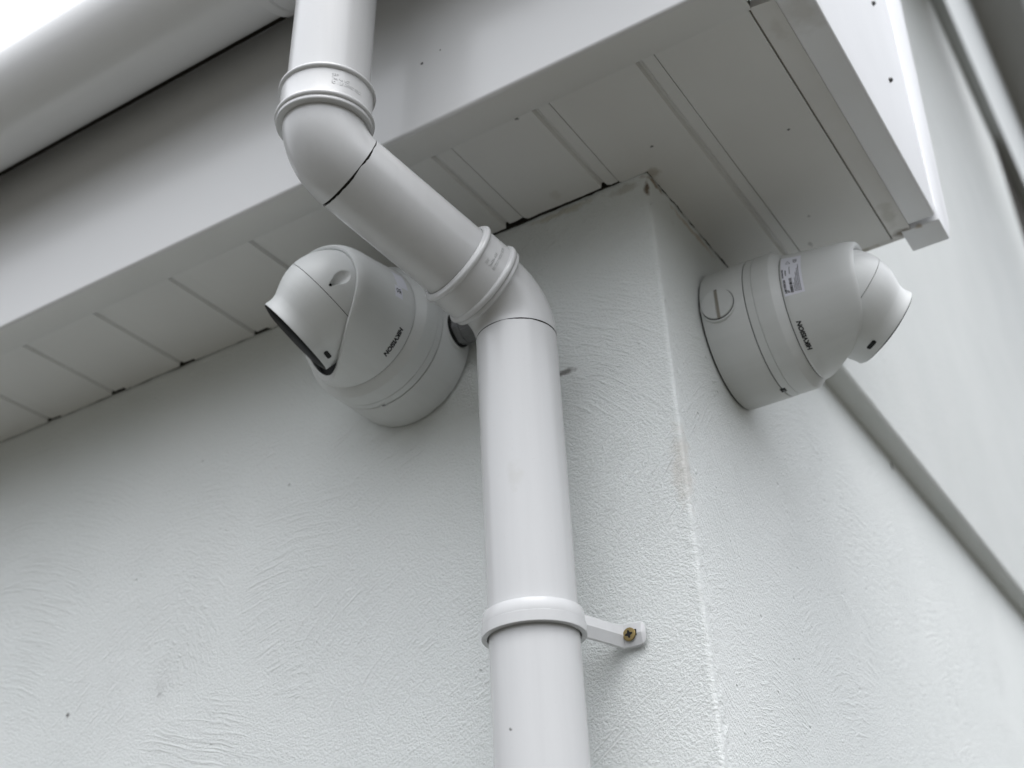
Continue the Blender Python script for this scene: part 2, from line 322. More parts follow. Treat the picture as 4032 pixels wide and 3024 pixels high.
def build_wall():
    bm = bmesh.new()
    # unfolded columns: u<0 front face (x=u), u>0 gable face (y=u)
    us = [-6, -4, -3, -2.4, -2, -1.7, -1.5]
    u = -1.4
    while u < -.12: us.append(u); u += .010
    u = -.12
    while u < .10: us.append(u); u += .0018
    u = .10
    while u < .30: us.append(u); u += .006
    us += [.32, .36, .42, .5, .6, .7, .8, 1, 1.3, 1.7, 2.2, 3, 4, 6, 9]
    zs = [0, .6, 1.0, 1.3]
    z = 1.4
    while z < 2.32: zs.append(z); z += .0032
    rows = []
    NZ = len(zs) + 8
    for u in us:
        tz = H + .03
        col = zs + [2.322 + (tz - 2.322) * k / 7 for k in range(8)]
        row = []
        for z in col:
            x, y = (u, 0.) if u < 0 else (0., u)
            rc = .0028
            if abs(u) < rc * 1.0:                       # round the arris
                t = (u / rc + 1) / 2 * PI / 2
                x = -rc + rc * math.sin(t); y = rc - rc * math.cos(t)
            # ragged ridge of render beside the arris, and a slight waviness of the faces
            if 1.35 < z and -.12 < u < .1:
                soft = max(0, min(1, (2.30 - z) / .05))
                rid = math.exp(-((u + .004) / .0055) ** 2)
                wob = noise.noise(Vector((z * 7, 0, 0))) * .0022 + noise.noise(Vector((z * 55, 5, u * 40))) * .0011 + abs(noise.noise(Vector((z * 170, 9, u * 120)))) * .0017
                d = rid * (.0002 + wob * .8) * soft
                x += d * .75; y -= d * .75
                rid2 = math.exp(-((u - .011) / .006) ** 2)
                d2 = rid2 * soft * (noise.noise(Vector((z * 260, 1, u * 260))) * .0013 + noise.noise(Vector((z * 110, 4, u * 110))) * .0010)
                x += d2
            # crumbly top lip of the render, just below and inside the crack
            if z > 2.338 and -1.4 < u < .3:
                cr_ = (noise.noise(Vector((u * 130, z * 160, 3))) * .0012 + noise.noise(Vector((u * 40, z * 60, 6))) * .0010) * min(1, (z - 2.338) / .006)
                if u < 0: y -= cr_
                else: x += cr_
            row.append(bm.verts.new((x, y, z)))
        rows.append(row)
    for a, b in zip(rows, rows[1:]):
        for k in range(NZ - 1): bm.faces.new((a[k], b[k], b[k + 1], a[k + 1]))
    # dusty ledge behind the ragged top edge
    top = [r[-1] for r in rows]; back = []
    for v, u in zip(top, us):
        if u < 0: p = Vector((min(v.co.x, -.05), .05, v.co.z - .001))
        else: p = Vector((-.05, max(v.co.y, .05), v.co.z - .001))
        back.append(bm.verts.new(p))
    for i in range(len(top) - 1):
        if (back[i].co - back[i + 1].co).length > 1e-7: bm.faces.new((top[i], top[i + 1], back[i + 1], back[i]))
        else: bm.faces.new((top[i], top[i + 1], back[i]))
    return obj('wall', bm, M['wall'], house, angle=70)
build_wall()
# void behind the gap
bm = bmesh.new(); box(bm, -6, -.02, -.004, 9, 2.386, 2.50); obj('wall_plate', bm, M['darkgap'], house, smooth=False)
bm = bmesh.new()      # dark strip added inside the crack, its shade put in as colour
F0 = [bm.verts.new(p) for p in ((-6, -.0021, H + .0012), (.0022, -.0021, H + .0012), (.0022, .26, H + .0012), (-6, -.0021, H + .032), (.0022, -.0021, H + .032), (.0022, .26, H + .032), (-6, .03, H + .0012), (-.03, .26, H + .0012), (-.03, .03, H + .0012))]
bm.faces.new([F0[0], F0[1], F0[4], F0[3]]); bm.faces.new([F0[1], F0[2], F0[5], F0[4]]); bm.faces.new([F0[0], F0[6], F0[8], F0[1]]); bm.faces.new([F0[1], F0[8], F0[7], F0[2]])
obj('crack_shade_strip', bm, M['darkgap'], house, smooth=False)

# ---- soffit panels: section along x, recessed joint strips, run in y
def soffit_pts(x0, x1):
    strips = [(-.0435, -.0275), (-.148, -.1275), (-.255, -.236), (-.362, -.343)]
    k = 0
    while strips[-1][0] > x0 + .2: a = strips[-1]; strips.append((a[0] - .106, a[1] - .106))
    strips = [(.0560, .0720)] + strips
    pts = [(x1, 0)]
    for a, b in strips:                    # going left: b (sharp side) then a (sloping side)
        gd = .0022 if b > -.2 else .0010
        pts += [(b + .0007, 0), (b + .0002, gd), (b - .0004, gd), (b - .0009, .0009), (a + .0048, .0009), (a + .0026, .0040), (a + .0008, .0036), (a - .0012, 0)]
    pts += [(x0, 0)]
    return pts
bm = bmesh.new()
pl = soffit_pts(-3.2, .155)
XC0 = .0012
left = [(XC0, 0)] + [q for q in pl if q[0] < XC0]
dense = []
for (xa, za), (xb, zb) in zip(left, left[1:]):
    dense.append((xa, za)); n = int((xa - xb) / .003)
    if xa > -1.3:
        for k in range(1, n): dense.append((xa + (xb - xa) * k / n, za + (zb - za) * k / n))
dense.append(left[-1])
rows = [[bm.verts.new((x, -.165, H + dz)) for x, dz in dense],
        [bm.verts.new((x, -(edge_gap(x) + strip_gap(x)), H + dz)) for x, dz in dense]]
for i in range(len(dense) - 1): bm.faces.new((rows[0][i], rows[0][i + 1], rows[1][i + 1], rows[1][i]))
right = [q for q in pl if q[0] > XC0][::-1]
ys = [-.165, -.0009] + [.0025 * k for k in range(1, 94)] + [.2345]
grid = []
for y in ys:
    xl = XC0 if y < 0 else side_gap(y)
    grid.append([bm.verts.new((xl, y, H))] + [bm.verts.new((x, y, H + dz)) for x, dz in right])
for a, b in zip(grid, grid[1:]):
    for k in range(len(a) - 1): bm.faces.new((a[k], a[k + 1], b[k + 1], b[k]))
bmesh.ops.remove_doubles(bm, verts=bm.verts[:], dist=1e-5)
ex = bmesh.ops.extrude_face_region(bm, geom=bm.faces[:])
for v in [q for q in ex['geom'] if isinstance(q, bmesh.types.BMVert)]: v.co.z += .007
soffit = obj('soffit', bm, M['soffit'], house, angle=25)
# front trim, overlapping the panels just behind the fascia
bm = bmesh.new()
extrude_profile(bm, [(-.1662, -.0022), (-.1335, -.0022), (-.1322, -.0014), (-.1320, .0002), (-.1662, .0002)], (-3.2, 0, H), (.158, 0, H), (0, 1, 0), (0, 0, 1))
obj('soffit_trim', bm, M['soffit'], soffit)
# right-hand trim beside the dark joint, stained at its far end
bm = bmesh.new()
extrude_profile(bm, [(.1570, -.0014), (.1764, -.0034), (.1772, -.0031), (.1772, .0005), (.1758, .006), (.1570, .006)], (0, -.134, H), (0, .2345, H), (1, 0, 0), (0, 0, 1))
obj('soffit_trim', bm, M['trim'], soffit)
bm = bmesh.new(); box(bm, .1545, .1583, -.134, .2335, H + .0022, H + .0075); obj('joint_gap', bm, M['joint'], soffit, smooth=False)
bm = bmesh.new(); extrude_profile(bm, [(.2347, .0), (.2347, .04), (.2387, .04), (.2387, -.0015)], (.03, 0, H), (.172, 0, H), (0, 1, 0), (0, 0, 1))
obj('end_board', bm, M['trim'], soffit)

# ---- fascia
FZ = 2.60
bm = bmesh.new()
pr = [(-.1664, -.0026), (-.1685, -.0022), (-.1697, -.0010), (-.1702, .0010), (-.1702, FZ - H), (-.150, FZ - H), (-.150, .012), (-.1664, .010)]
extrude_profile(bm, pr, (-3.2, 0, H), (.2030, 0, H), (0, 1, 0), (0, 0, 1))
obj('fascia', bm, M['fascia'], house)
bm = bmesh.new(); box(bm, -3.2, .17, -.228, -.1704, 2.5775, 2.600); obj('eaves_tray', bm, M['darkgap'], house, smooth=False)
# ---- box-end board (outer face looks along +x), its near edge leans back along the verge
def plate_x(x0, x1, poly, name, m, parent, bev=.0018):
    bm = bmesh.new()
    a = [bm.verts.new((x0, y, z)) for y, z in poly]; b = [bm.verts.new((x1, y, z)) for y, z in poly]
    n = len(poly); bm.faces.new(a[::-1]); bm.faces.new(b)
    for i in range(n): j = (i + 1) % n; bm.faces.new((a[i], a[j], b[j], b[i]))
    if bev: bmesh.ops.bevel(bm, geom=bm.edges[:], offset=bev, segments=3, profile=.5, affect='EDGES')
    return obj(name, bm, m, parent)
barge = plate_x(.1760, .2040, [(-.1725, H - .003), (.2185, H - .003), (.2185, H + .01), (.345, 3.02), (-.1725, 3.02)], 'barge_board', M['barge'], house, .0030)
plate_x(.1680, .2052, [(.2240, H - .0045), (.2625, H - .0045), (.290, H + .03), (.470, 3.02), (.360, 3.02), (.2250, H + .012)], 'corner_trim', M['barge'], barge, .0015)
for (y, z) in ((.175, 2.602), (.152, 2.476), (-.02, 2.72), (-.06, 2.44)):
    bm = bmesh.new(); lathe(bm, [(.0001, .0036), (.0012, .0034), (.0021, .0027), (.0026, .0015), (.0028, -.001)], frame((.2040, y, z), (1, 0, 0)), 20, cap0=True)
    obj('screw', bm, M['steel'], barge)
# ---- proud upper wall on the gable side, and roof
bm = bmesh.new(); extrude_profile(bm, [(-.1, .0035), (.0235, .0035), (.0275, .006), (.029, .011), (.029, 4.6), (-.1, 4.6)], (0, .26, H), (0, 11, H), (1, 0, 0), (0, 0, 1))
obj('upper_wall', bm, M['wall'], house, angle=50)
bm = bmesh.new(); t30 = math.tan(math.radians(30))
for xa, xb, y0, y1 in ((-3.2, .174, -.235, .26), (-3.2, .020, .26, 2.2)):
    zz = lambda y: 2.612 + (y + .20) * t30
    vs = [(xa, y0, zz(y0)), (xb, y0, zz(y0)), (xb, y1, zz(y1)), (xa, y1, zz(y1))]
    lo = [bm.verts.new(v) for v in vs]; hi = [bm.verts.new((a, b, c + .05)) for a, b, c in vs]
    bm.faces.new(lo); bm.faces.new(hi)
    for i in range(4): j = (i + 1) % 4; bm.faces.new((lo[i], lo[j], hi[j], hi[i]))
obj('roof', bm, M['tile'], house, smooth=False)

# ================================================================== UPPER STOREY EAVE (far, blurred)
wing = thing('upper_eave', 'blurred grey eave and ledge high on the white gable wall, beyond the barge board', 'eaves')
bm = bmesh.new(); extrude_profile(bm, [(.030, 0), (.075, 0), (.075, .03), (.060, .06), (.060, 1.72), (.030, 1.72)], (0, .5, 5.12), (0, 11, 5.12), (1, 0, 0), (0, 0, 1)); obj('frieze_board', bm, M['frieze'], wing)
bm = bmesh.new(); box(bm, .03, .30, .5, 11, 6.84, 6.94); obj('soffit', bm, M['eave'], wing, smooth=False)
bm = bmesh.new(); box(bm, .30, .33, .5, 11, 6.82, 7.10, .004); obj('fascia', bm, M['barge'], wing)
bm = bmesh.new(); q = [(.03, 2.80), (.95, 3.30), (.95, 1.2), (.03, 1.2)]  # slab added overhead to shade the top of the far wall
lo = [bm.verts.new((x, y, 5.05)) for x, y in q]; hi = [bm.verts.new((x, y, 5.30)) for x, y in q]; bm.faces.new(lo[::-1]); bm.faces.new(hi)
for i in range(4): j = (i + 1) % 4; bm.faces.new((lo[i], lo[j], hi[j], hi[i]))
obj('shade_slab', bm, M['eave'], wing, smooth=False)
win = thing('window', 'dark blurred window opening under the ledge at the right edge', 'window')
bm = bmesh.new(); box(bm, .010, .032, 3.82, 5.6, 4.3, 5.125); obj('pane', bm, M['darkgap'], win, smooth=False)

# ================================================================== GUTTER
gut = thing('gutter', 'white half-round rain gutter along the fascia above the downpipe', 'gutter')
GY, GZ, GR = -.245, 2.5755, .056
bm = bmesh.new()
out = [(GR * math.cos(PI + PI * k / 40), GR * math.sin(PI + PI * k / 40)) for k in range(41)]
inn = [((GR - .0025) * math.cos(a), (GR - .0025) * math.sin(a)) for a in [2 * PI - PI * k / 40 for k in range(41)]]
bead = [(-GR + .006, .0005), (-GR + .006, .003), (-GR + .003, .0045), (-GR + .0005, .003)]
extrude_profile(bm, out + inn[:-1] + bead, (-3.2, GY, GZ), (.19, GY, GZ), (0, 1, 0), (0, 0, 1), steps=6)
obj('trough', bm, M['fascia'], gut)
bm = bmesh.new()   # running outlet: a fatter sleeve hugging the trough
def sleeve(x0, x1, R, lip):
    n = 48; prof = []
    for x, r in ((x0, R - .004), (x0 + .001, R), (x0 + lip, R), (x0 + lip + .002, R - .0015), (x1 - lip - .002, R - .0015), (x1 - lip, R), (x1 - .001, R), (x1, R - .004)):
        prof.append([bm.verts.new((x, GY + r * math.cos(PI + PI * k / n), GZ + r * math.sin(PI + PI * k / n))) for k in range(n + 1)])
    for a, b in zip(prof, prof[1:]):
        for k in range(n): bm.faces.new((a[k], a[k + 1], b[k + 1], b[k]))
sleeve(-.262, -.06, .0605, .010)
obj('running_outlet', bm, M['fascia'], gut)
bm = bmesh.new(); a_ = [PI + PI * k / 40 for k in range(41)]
f0 = [bm.verts.new((.1895, GY + (GR + .002) * math.cos(t), GZ + (GR + .002) * math.sin(t))) for t in a_]; f1 = [bm.verts.new((.1925, v.co.y, v.co.z)) for v in f0]
bm.faces.new(f0); bm.faces.new(f1[::-1])
for k in range(41): j = (k + 1) % 41; bm.faces.new((f0[k], f0[j], f1[j], f1[k]))
obj('stop_end', bm, M['fascia'], gut)
for bx_ in (-1.1, -2.0, -2.9):
    bm = bmesh.new(); sleeve(bx_, bx_ + .03, .0600, .004); box(bm, bx_, bx_ + .03, -.186, -.1704, 2.55, 2.60)
    obj('bracket', bm, M['fascia'], gut)

# ================================================================== DOWNPIPE
dp = thing('downpipe', 'white round plastic downpipe with two offset bends running down the wall', 'downpipe')
P2 = Vector((-.108, -.0693, 2.2071)); P1 = Vector((-.171, -.2528, 2.287))
nd = (P1 - P2).normalized(); upd = Vector((.0716, -.0073, 1)).normalized(); Zv = Vector((0, 0, 1))
R0 = .034
def pipe(name, a, b, r=R0, ragged=0, parent=dp):
    d = (b - a); L = d.length; bm = bmesh.new()
    def fn(rr, s, p):
        if ragged and abs(s - L) < 1e-6: s = s + noise.noise(Vector((math.cos(p) * 2.2, math.sin(p) * 2.2, 7))) * ragged + noise.noise(Vector((math.cos(p) * 11, math.sin(p) * 11, 3))) * ragged * .5
        return rr, s
    n = max(2, int(L / .05)); pr = [(r - .002, 0), (r, .0002)] + [(r, L * k / n) for k in range(1, n)] + [(r, L - .0014), (r, L), (r - .0022, L), (r - .0022, L - .03)]
    lathe(bm, pr, frame(a, d), 128, fn=fn if ragged else None)
    return obj(name, bm, M['pvc'], parent, angle=40)
def bend(name, P, d0, d1, T, T0ext, T1ext, r=R0):
    """elbow from direction d0 (arriving side, pointing away from P) to d1"""
    a = P + d0 * T; b = P + d1 * T; bm = bmesh.new(); path = [a + d0 * T0ext]
    # circular arc tangent to both legs
    ang = math.acos(max(-1, min(1, d0.dot(d1)))); turn = PI - ang; Rb = T / math.tan(turn / 2)
    bis = (d0 + d1).normalized(); ctr = P + bis * (Rb / math.cos(turn / 2)); e0 = (a - ctr); e1 = (b - ctr)
    N = 28
    for k in range(N + 1):
        t = k / N; v = (e0 * math.sin((1 - t) * turn) + e1 * math.sin(t * turn)) / math.sin(turn); path.append(ctr + v)
    path.append(b + d1 * T1ext)
    cl = [path[0]]
    for q in path[1:]:
        if (q - cl[-1]).length > 1e-4: cl.append(q)
    sweep(bm, cl, r, 128)
    return obj(name, bm, M['pvc'], dp, angle=40)
# main run
seam_lo = 2.1771
lower = pipe('pipe_section', Vector((P2.x, P2.y, .05)), Vector((P2.x, P2.y, seam_lo)), ragged=.0006)
bend('bend', P2, -Zv, nd, .0285, 0, .012)
bm = bmesh.new(); sweep(bm, [Vector((P2.x, P2.y, seam_lo - .012)), Vector((P2.x, P2.y, 2.182))], R0 - .0012, 96); obj('spigot', bm, M['darkgap'], dp)
# neck (between bends)
Ln = (P1 - P2).length
pipe('neck_section', P2 + nd * .060, P2 + nd * (Ln - .0284), ragged=.0012)
bm = bmesh.new(); sweep(bm, [P2 + nd * (Ln - .045), P2 + nd * (Ln - .024)], R0 - .0015, 96); obj('spigot', bm, M['darkgap'], dp)
bend('bend', P1, nd * -1, upd, .0270, 0, .003)
pipe('upper_section', P1 + upd * .052, P1 + upd * .236)
def socket(P, d, s0, s1, name='socket'):
    """collar with a rounded bead at each end; s0 is the end nearest the bend"""
    rs = .0374; bm = bmesh.new(); pr = [(R0 - .0005, s0 - .0030), (.0378, s0 - .0030), (.0388, s0 - .0022), (.0390, s0 - .0006), (.0386, s0 + .0002), (.0389, s0 + .0010)]
    for k in range(9): a = -PI / 2 + PI * k / 8; pr.append((rs + .0028 * math.cos(a) + .0003, s0 + .0038 + .0028 * math.sin(a)))
    pr += [(rs, s0 + .0078), (rs, s1 - .0062)]
    for k in range(9): a = -PI / 2 + PI * k / 8; pr.append((rs + .0024 * math.cos(a), s1 - .0034 + .0024 * math.sin(a)))
    pr += [(rs - .0004, s1 - .0004), (rs - .0012, s1), (R0 + .0006, s1), (R0 + .0004, s1 - .010)]
    lathe(bm, pr, frame(P, d), 160); return obj(name, bm, M['pvc'], dp, angle=60)
sk1 = socket(P1, upd, .0235, .0590); sk2 = socket(P2, nd, .0330, .0680)
# moulded lettering standing off the collars
def emboss(P, d, lines, ang0, s_top, pitch, size, parent, sgn=1, sx=.9):
    x, y, z = axes(d); bm = bmesh.new()
    for k, s in enumerate(lines):
        def fn(tx, ty, tz, k=k):
            a = math.radians(ang0) + tx / .0375 ; r = .0374 + (.00024 if tz > 0 else -.0003)
            return P + (x * math.cos(a) + y * math.sin(a)) * r + z * (s_top - k * pitch + ty)
        text_mesh(bm, s, size, fn, .0002, align='LEFT', width=(.0052, .0150, .0265)[k])
    return obj('embossed_text', bm, M['pvc'], parent, smooth=False)
LT = ['SBP', 'Tool No 1627', 'RD 112.5 OFFSET BEND']
emboss(P1, upd, LT, -44.5, .0470, .0040, .0037, sk1, sx=.88)
emboss(P2, nd, LT, -68, .0555, .0040, .0037, sk2, sx=.88)

# ================================================================== PIPE CLIP
clip = thing('pipe_clip', 'white plastic clip ring holding the downpipe, its arm screwed to the wall', 'pipe clip')
bm = bmesh.new()
pr = [(.0352, 1.9166), (.0389, 1.9166), (.0392, 1.9170), (.0393, 1.9250), (.0387, 1.9254), (.0388, 1.9260), (.0380, 1.9344), (.0376, 1.9350), (.0346, 1.9352), (.0346, 1.930), (.0352, 1.9255), (.0352, 1.9166)]
lathe(bm, pr, Matrix.Translation((P2.x, P2.y, 0)), 128); obj('ring', bm, M['pvc'], clip, angle=30)
bm = bmesh.new()   # arm: creased strip following a path in plan
pts = [Vector((-.0795, -.0500, 0)), Vector((-.0760, -.0385, 0)), Vector((-.0712, -.0200, 0)), Vector((-.0680, -.0080, 0)), Vector((-.0660, -.0046, 0)), Vector((-.0600, -.0040, 0)), Vector((-.0530, -.0040, 0)), Vector((-.0505, -.0040, 0)), Vector((-.0492, -.0038, 0)), Vector((-.0487, -.0034, 0))]
hh = [.0096, .0094, .0094, .0097, .0100, .0100, .0098, .0092, .0078, .0060]
rows = []
for i, p in enumerate(pts):
    t = (pts[min(i + 1, len(pts) - 1)] - pts[max(i - 1, 0)]).normalized(); nrm = Vector((t.y, -t.x, 0)); h = hh[i]
    cr = .0024 if i < 8 else .0008
    sec = [(-h, .0), (-h + .001, .0012), (0, .0012 + cr), (h - .001, .0012), (h, 0), (h - .001, -.0016), (-h + .001, -.0016)]
    rows.append([bm.verts.new(p + nrm * b + Vector((0, 0, 1.9257 + a))) for a, b in sec])
for a, b in zip(rows, rows[1:]):
    for k in range(7): j = (k + 1) % 7; bm.faces.new((a[k], a[j], b[j], b[k]))
bm.faces.new(rows[0]); bm.faces.new(rows[-1][::-1])
arm = obj('arm', bm, M['pvc'], clip, angle=20)
bm = bmesh.new(); box(bm, -.0598 + .001, -.0598 + .0058, -.0079, -.0070, 1.9257 - .0016, 1.9257 + .0032, .0003); obj('screw_hole', bm, M['black'], arm, smooth=False)
bm = bmesh.new()
F = frame((-.0600, -.0074, 1.9257), (0, -1, 0), (0, 0, 1))
lathe(bm, [(.0053, 0), (.0054, .0006), (.0050, .0011), (.0030, .0013)], F, 40, cap1=True); sc = obj('screw', bm, M['brass'], clip)
bm = bmesh.new()
for k in range(2):
    a = PI / 4 * 0 + k * PI / 2 + .12; c, s = math.cos(a), math.sin(a); L, W_ = .0032, .00085
    q = [(-L, -W_ * .6), (-L, W_ * .6), (-.0009, W_ * 1.6), (.0009, W_ * 1.6), (L, W_ * .6), (L, -W_ * .6), (.0009, -W_ * 1.6), (-.0009, -W_ * 1.6)]
    bm.faces.new([bm.verts.new(F @ Vector((x * c - y * s, x * s + y * c, .00145 + k * .00005))) for x, y in q])
obj('cross_recess', bm, M['black'], sc, smooth=False)

# ================================================================== TURRET CAMERAS
COV = [(.0775, .0596), (.0782, .0612), (.084, .0600), (.09, .0588), (.11, .0560), (.122, .0547), (.13, .0539), (.1375, .0523), (.142, .0505), (.146, .0480), (.15, .0440), (.16, .034)]
XC = [(-.060, .1456), (-.049, .1451), (-.038, .1444), (-.029, .1438), (-.02, .1430), (-.01, .1410), (0, .1380), (.006, .1352), (.0145, .1295), (.026, .1200), (.034, .112), (.040, .1045), (.047, .0965), (.052, .090), (.056, .0855), (.060, .082), (.065, .080)]
def interp(T, x):
    if x <= T[0][0]: return T[0][1]
    for (a, b), (c, d) in zip(T, T[1:]):
        if x <= c: return b + (d - b) * (x - a) / (c - a)
    return T[-1][1]
rcov = lambda a: interp(COV, a)
BALL = .0488
def cover_rim(p, off):
    lo, hi = .078, .155
    for _ in range(40):
        mid = (lo + hi) / 2
        if mid < interp(XC, rcov(mid) * math.cos(p)) + off: lo = mid
        else: hi = mid
    return lo
def make_cover(parent, BX):
    bm = bmesh.new(); N = 240; K = 22; cols = []
    # smooth the rim curve a little
    off = (BX - .1205) * .6; rim = [cover_rim(2 * PI * i / N, off) for i in range(N)]
    for _ in range(3): rim = [(rim[i - 2] + rim[i - 1] + rim[i] + rim[(i + 1) % N] + rim[(i + 2) % N]) / 5 for i in range(N)]
    B = Vector((0, 0, BX))
    for i in range(N):
        p = 2 * PI * i / N; ar = rim[i]; e = Vector((math.cos(p), math.sin(p), 0)); col = [(.0585, .0776)]
        for k in range(K + 1): a = .0780 + (ar - .0012 - .0780) * k / K; col.append((rcov(a) if k else .0604, a))
        ro = rcov(ar); pts = [e * r + Vector((0, 0, a)) for r, a in col]
        Po = e * (ro - .0006) + Vector((0, 0, ar - .0002)); dr = (B - Po); dist = dr.length; dr.normalize()
        wlip = min(dist - (BALL + .0011), .0048)
        # rounded crest, lip falling towards the ball, then an inner wall going back
        pts.append(Po)
        pts.append(Po + dr * .0010 + Vector((0, 0, .0001)))
        Pi = Po + dr * wlip; pts.append(Pi)
        rin = math.hypot(Pi.x, Pi.y); pts.append(e * (rin - .0004) + Vector((0, 0, Pi.z - .0015))); 
        pts.append(e * (rin + .0002) + Vector((0, 0, max(.076, Pi.z - .02))))
        cols.append([bm.verts.new(q) for q in pts])
    for i in range(N):
        a = cols[i]; b = cols[(i + 1) % N]
        for k in range(len(a) - 1): bm.faces.new((a[k], b[k], b[k + 1], a[k + 1]))
    return obj('cover', bm, M['plastic'], parent, angle=50)
def make_eyeball(parent):
    """local +Z is the viewing direction, local +X the lower side"""
    eye = None
    bm = bmesh.new(); N = 300
    lx, ly, lz = -.0360, .0262, -.0175          # leaf-shaped screw recess
    ctr = Vector((lx, ly, lz)).normalized(); ax0 = (Vector((-.0320, .0239, -.0281)).normalized() - Vector((-.0396, .0277, -.0067)).normalized()); ax0 = (ax0 - ctr * ax0.dot(ctr)).normalized(); ax1 = ctr.cross(ax0)
    rows = []; NS = 150
    def place(r, s, p):
        v = Vector((r * math.cos(p), r * math.sin(p), s)); 
        dn = v.normalized(); t = dn.dot(ax0) * BALL; u = dn.dot(ax1) * BALL
        if dn.dot(ctr) > .8:
            tt = (t + .0118) / .0236
            if 0 < tt < 1:
                hw = .0010 + .0050 * math.sin(PI * tt ** 1.35)
                q = abs(u) / hw
                if q < 1: v -= dn * (.0066 - .0050 * tt) * (1 - q ** 3) * min(1, (1 - tt) * 4) * min(1, tt * 14)
        return v
    prof = []
    for k in range(NS + 1):
        th = PI * (.97 - .47 * k / NS)      # from back pole to equator
        prof.append((BALL * math.sin(th), BALL * math.cos(th)))
    prof[-1] = (BALL, -.0003)
    for r, s in prof: rows.append([bm.verts.new(place(r, s, 2 * PI * i / N)) for i in range(N)])
    rows.append([bm.verts.new(Vector(((BALL - .0016) * math.cos(2 * PI * i / N), (BALL - .0016) * math.sin(2 * PI * i / N), -.0004))) for i in range(N)])
    for a, b in zip(rows, rows[1:]):
        for i in range(N): j = (i + 1) % N; bm.faces.new((a[i], a[j], b[j], b[i]))
    shell = obj('eyeball', bm, M['plastic'], parent, angle=28)
    # hood: front shell with a flared brow on the upper (-X) side
    bm = bmesh.new()
    SF = .0418
    def hr(s, p):
        sph = math.sqrt(max(0, BALL ** 2 - s * s))
        brow = .5 - .5 * math.cos(p)                       # 1 at -X (top)
        w_ = max(0, min(1, (s - .012) / (SF - .012)))
        str_ = BALL * .985 + (.0388 - BALL * .985) * (w_ ** 1.15)
        top = sph if s < .026 else None
        # concave sweep on the brow
        T = [(.0, BALL), (.006, .0484), (.012, .0472), (.018, .0450), (.024, .0420), (.029, .0394), (.033, .0385), (.036, .0384), (.039, .0389), (.042, .0396)]
        rb = interp(T, s)
        sd = interp([(.0, BALL), (.006, .0483), (.012, .0471), (.018, .0453), (.024, .0434), (.030, .0416), (.036, .0402), (.042, .0394)], s)
        b = brow ** 1.2
        return sd * (1 - b) + rb * b
    rows = []; ss = [.0002, .0003] + [.0006 + (SF - .0006) * k / 60 for k in range(1, 61)]
    for k, s in enumerate(ss):
        rows.append([((hr(s, 2 * PI * i / N) - (.0016 if k == 0 else 0)), s, 2 * PI * i / N) for i in range(N)])
    # light smoothing along s
    for _ in range(6):
        R_ = [[q[0] for q in r] for r in rows]
        for k in range(2, len(rows) - 1): rows[k] = [((R_[k - 1][i] + 2 * R_[k][i] + R_[k + 1][i]) / 4, rows[k][i][1], rows[k][i][2]) for i in range(N)]
    last = rows[-1]
    rows.append([(q[0] - .0004, SF + .0005, q[2]) for q in last]); rows.append([(q[0] - .0011, SF + .0004, q[2]) for q in last]); rows.append([(q[0] - .0016, SF - .0025, q[2]) for q in last])
    V = [[bm.verts.new((r * math.cos(p), r * math.sin(p), s)) for r, s, p in row] for row in rows]
    for a, b in zip(V, V[1:]):
        for i in range(N): j = (i + 1) % N; bm.faces.new((a[i], a[j], b[j], b[i]))
    hood = obj('hood', bm, M['plastic'], parent, angle=40)
    bm = bmesh.new(); lathe(bm, [(.1, SF - .0003), (.1, SF + .0008), (.2, SF + .0014), (.3, SF + .0034)], n=160, fn=lambda r, s, p: ({.1: hr(SF, p) - .0009, .2: hr(SF, p) - .0016, .3: .030}[r], s), cap1=True); fg = obj('front_glass', bm, M['glass'], parent)
    bm = bmesh.new(); lathe(bm, [(.0130, SF - .0014), (.0125, SF + .0006), (.0112, SF + .0006), (.0100, SF - .0008), (.0001, SF - .0002)], n=64); obj('lens', bm, M['glass'], fg)
    bm = bmesh.new()
    lathe(bm, [(BALL - .0012, -.0030), (BALL - .0012, .0030)], n=96); obj('seam_gasket', bm, M['black'], parent)
    for sg in (1, -1):      # small black slot either side of the hood
        bm = bmesh.new(); n = 24
        x0, s0, L2, W2 = .0061, .0341, .0055, .0021
        prev = None
        for k in range(n + 1):
            px_ = -L2 + 2 * L2 * k / n; e = max(0, abs(px_) - (L2 - W2)); hw = math.sqrt(max(1e-9, W2 * W2 - e * e))
            a = math.acos(max(-1, min(1, (x0 + px_) / .0405))) * sg; row = []
            for j in range(5):
                s = s0 - hw + 2 * hw * j / 4; r = hr(s, a) + .0003; row.append(bm.verts.new((r * math.cos(a), r * math.sin(a), s)))
            if prev:
                for j in range(4): bm.faces.new((prev[j], row[j], row[j + 1], prev[j + 1]))
            prev = row
        obj('drain_slot', bm, M['black'], parent, smooth=False)
    P = Vector((-.0396, .0277, -.0067)).normalized() * (BALL - .0010)
    bm = bmesh.new(); lathe(bm, [(.0001, .0016), (.0008, .0016), (.0009, .0004), (.0018, .0006), (.0019, -.002)], frame(P, P.normalized()), 24, cap0=True); obj('set_screw', bm, M['glass'], shell)
def cyl_fn(ang, a0, k=1.0, turn=1, lift=.00025):
    """letters wrapped on the cover: reading along increasing angle*turn, tops towards the wall (-a)"""
    def fn(tx, ty, tz):
        a = a0 - ty; r = rcov(a) + (lift if tz > 0 else -.0001); p = math.radians(ang) + turn * tx / .0595
        return Vector((r * math.cos(p), r * math.sin(p), a))
    return fn
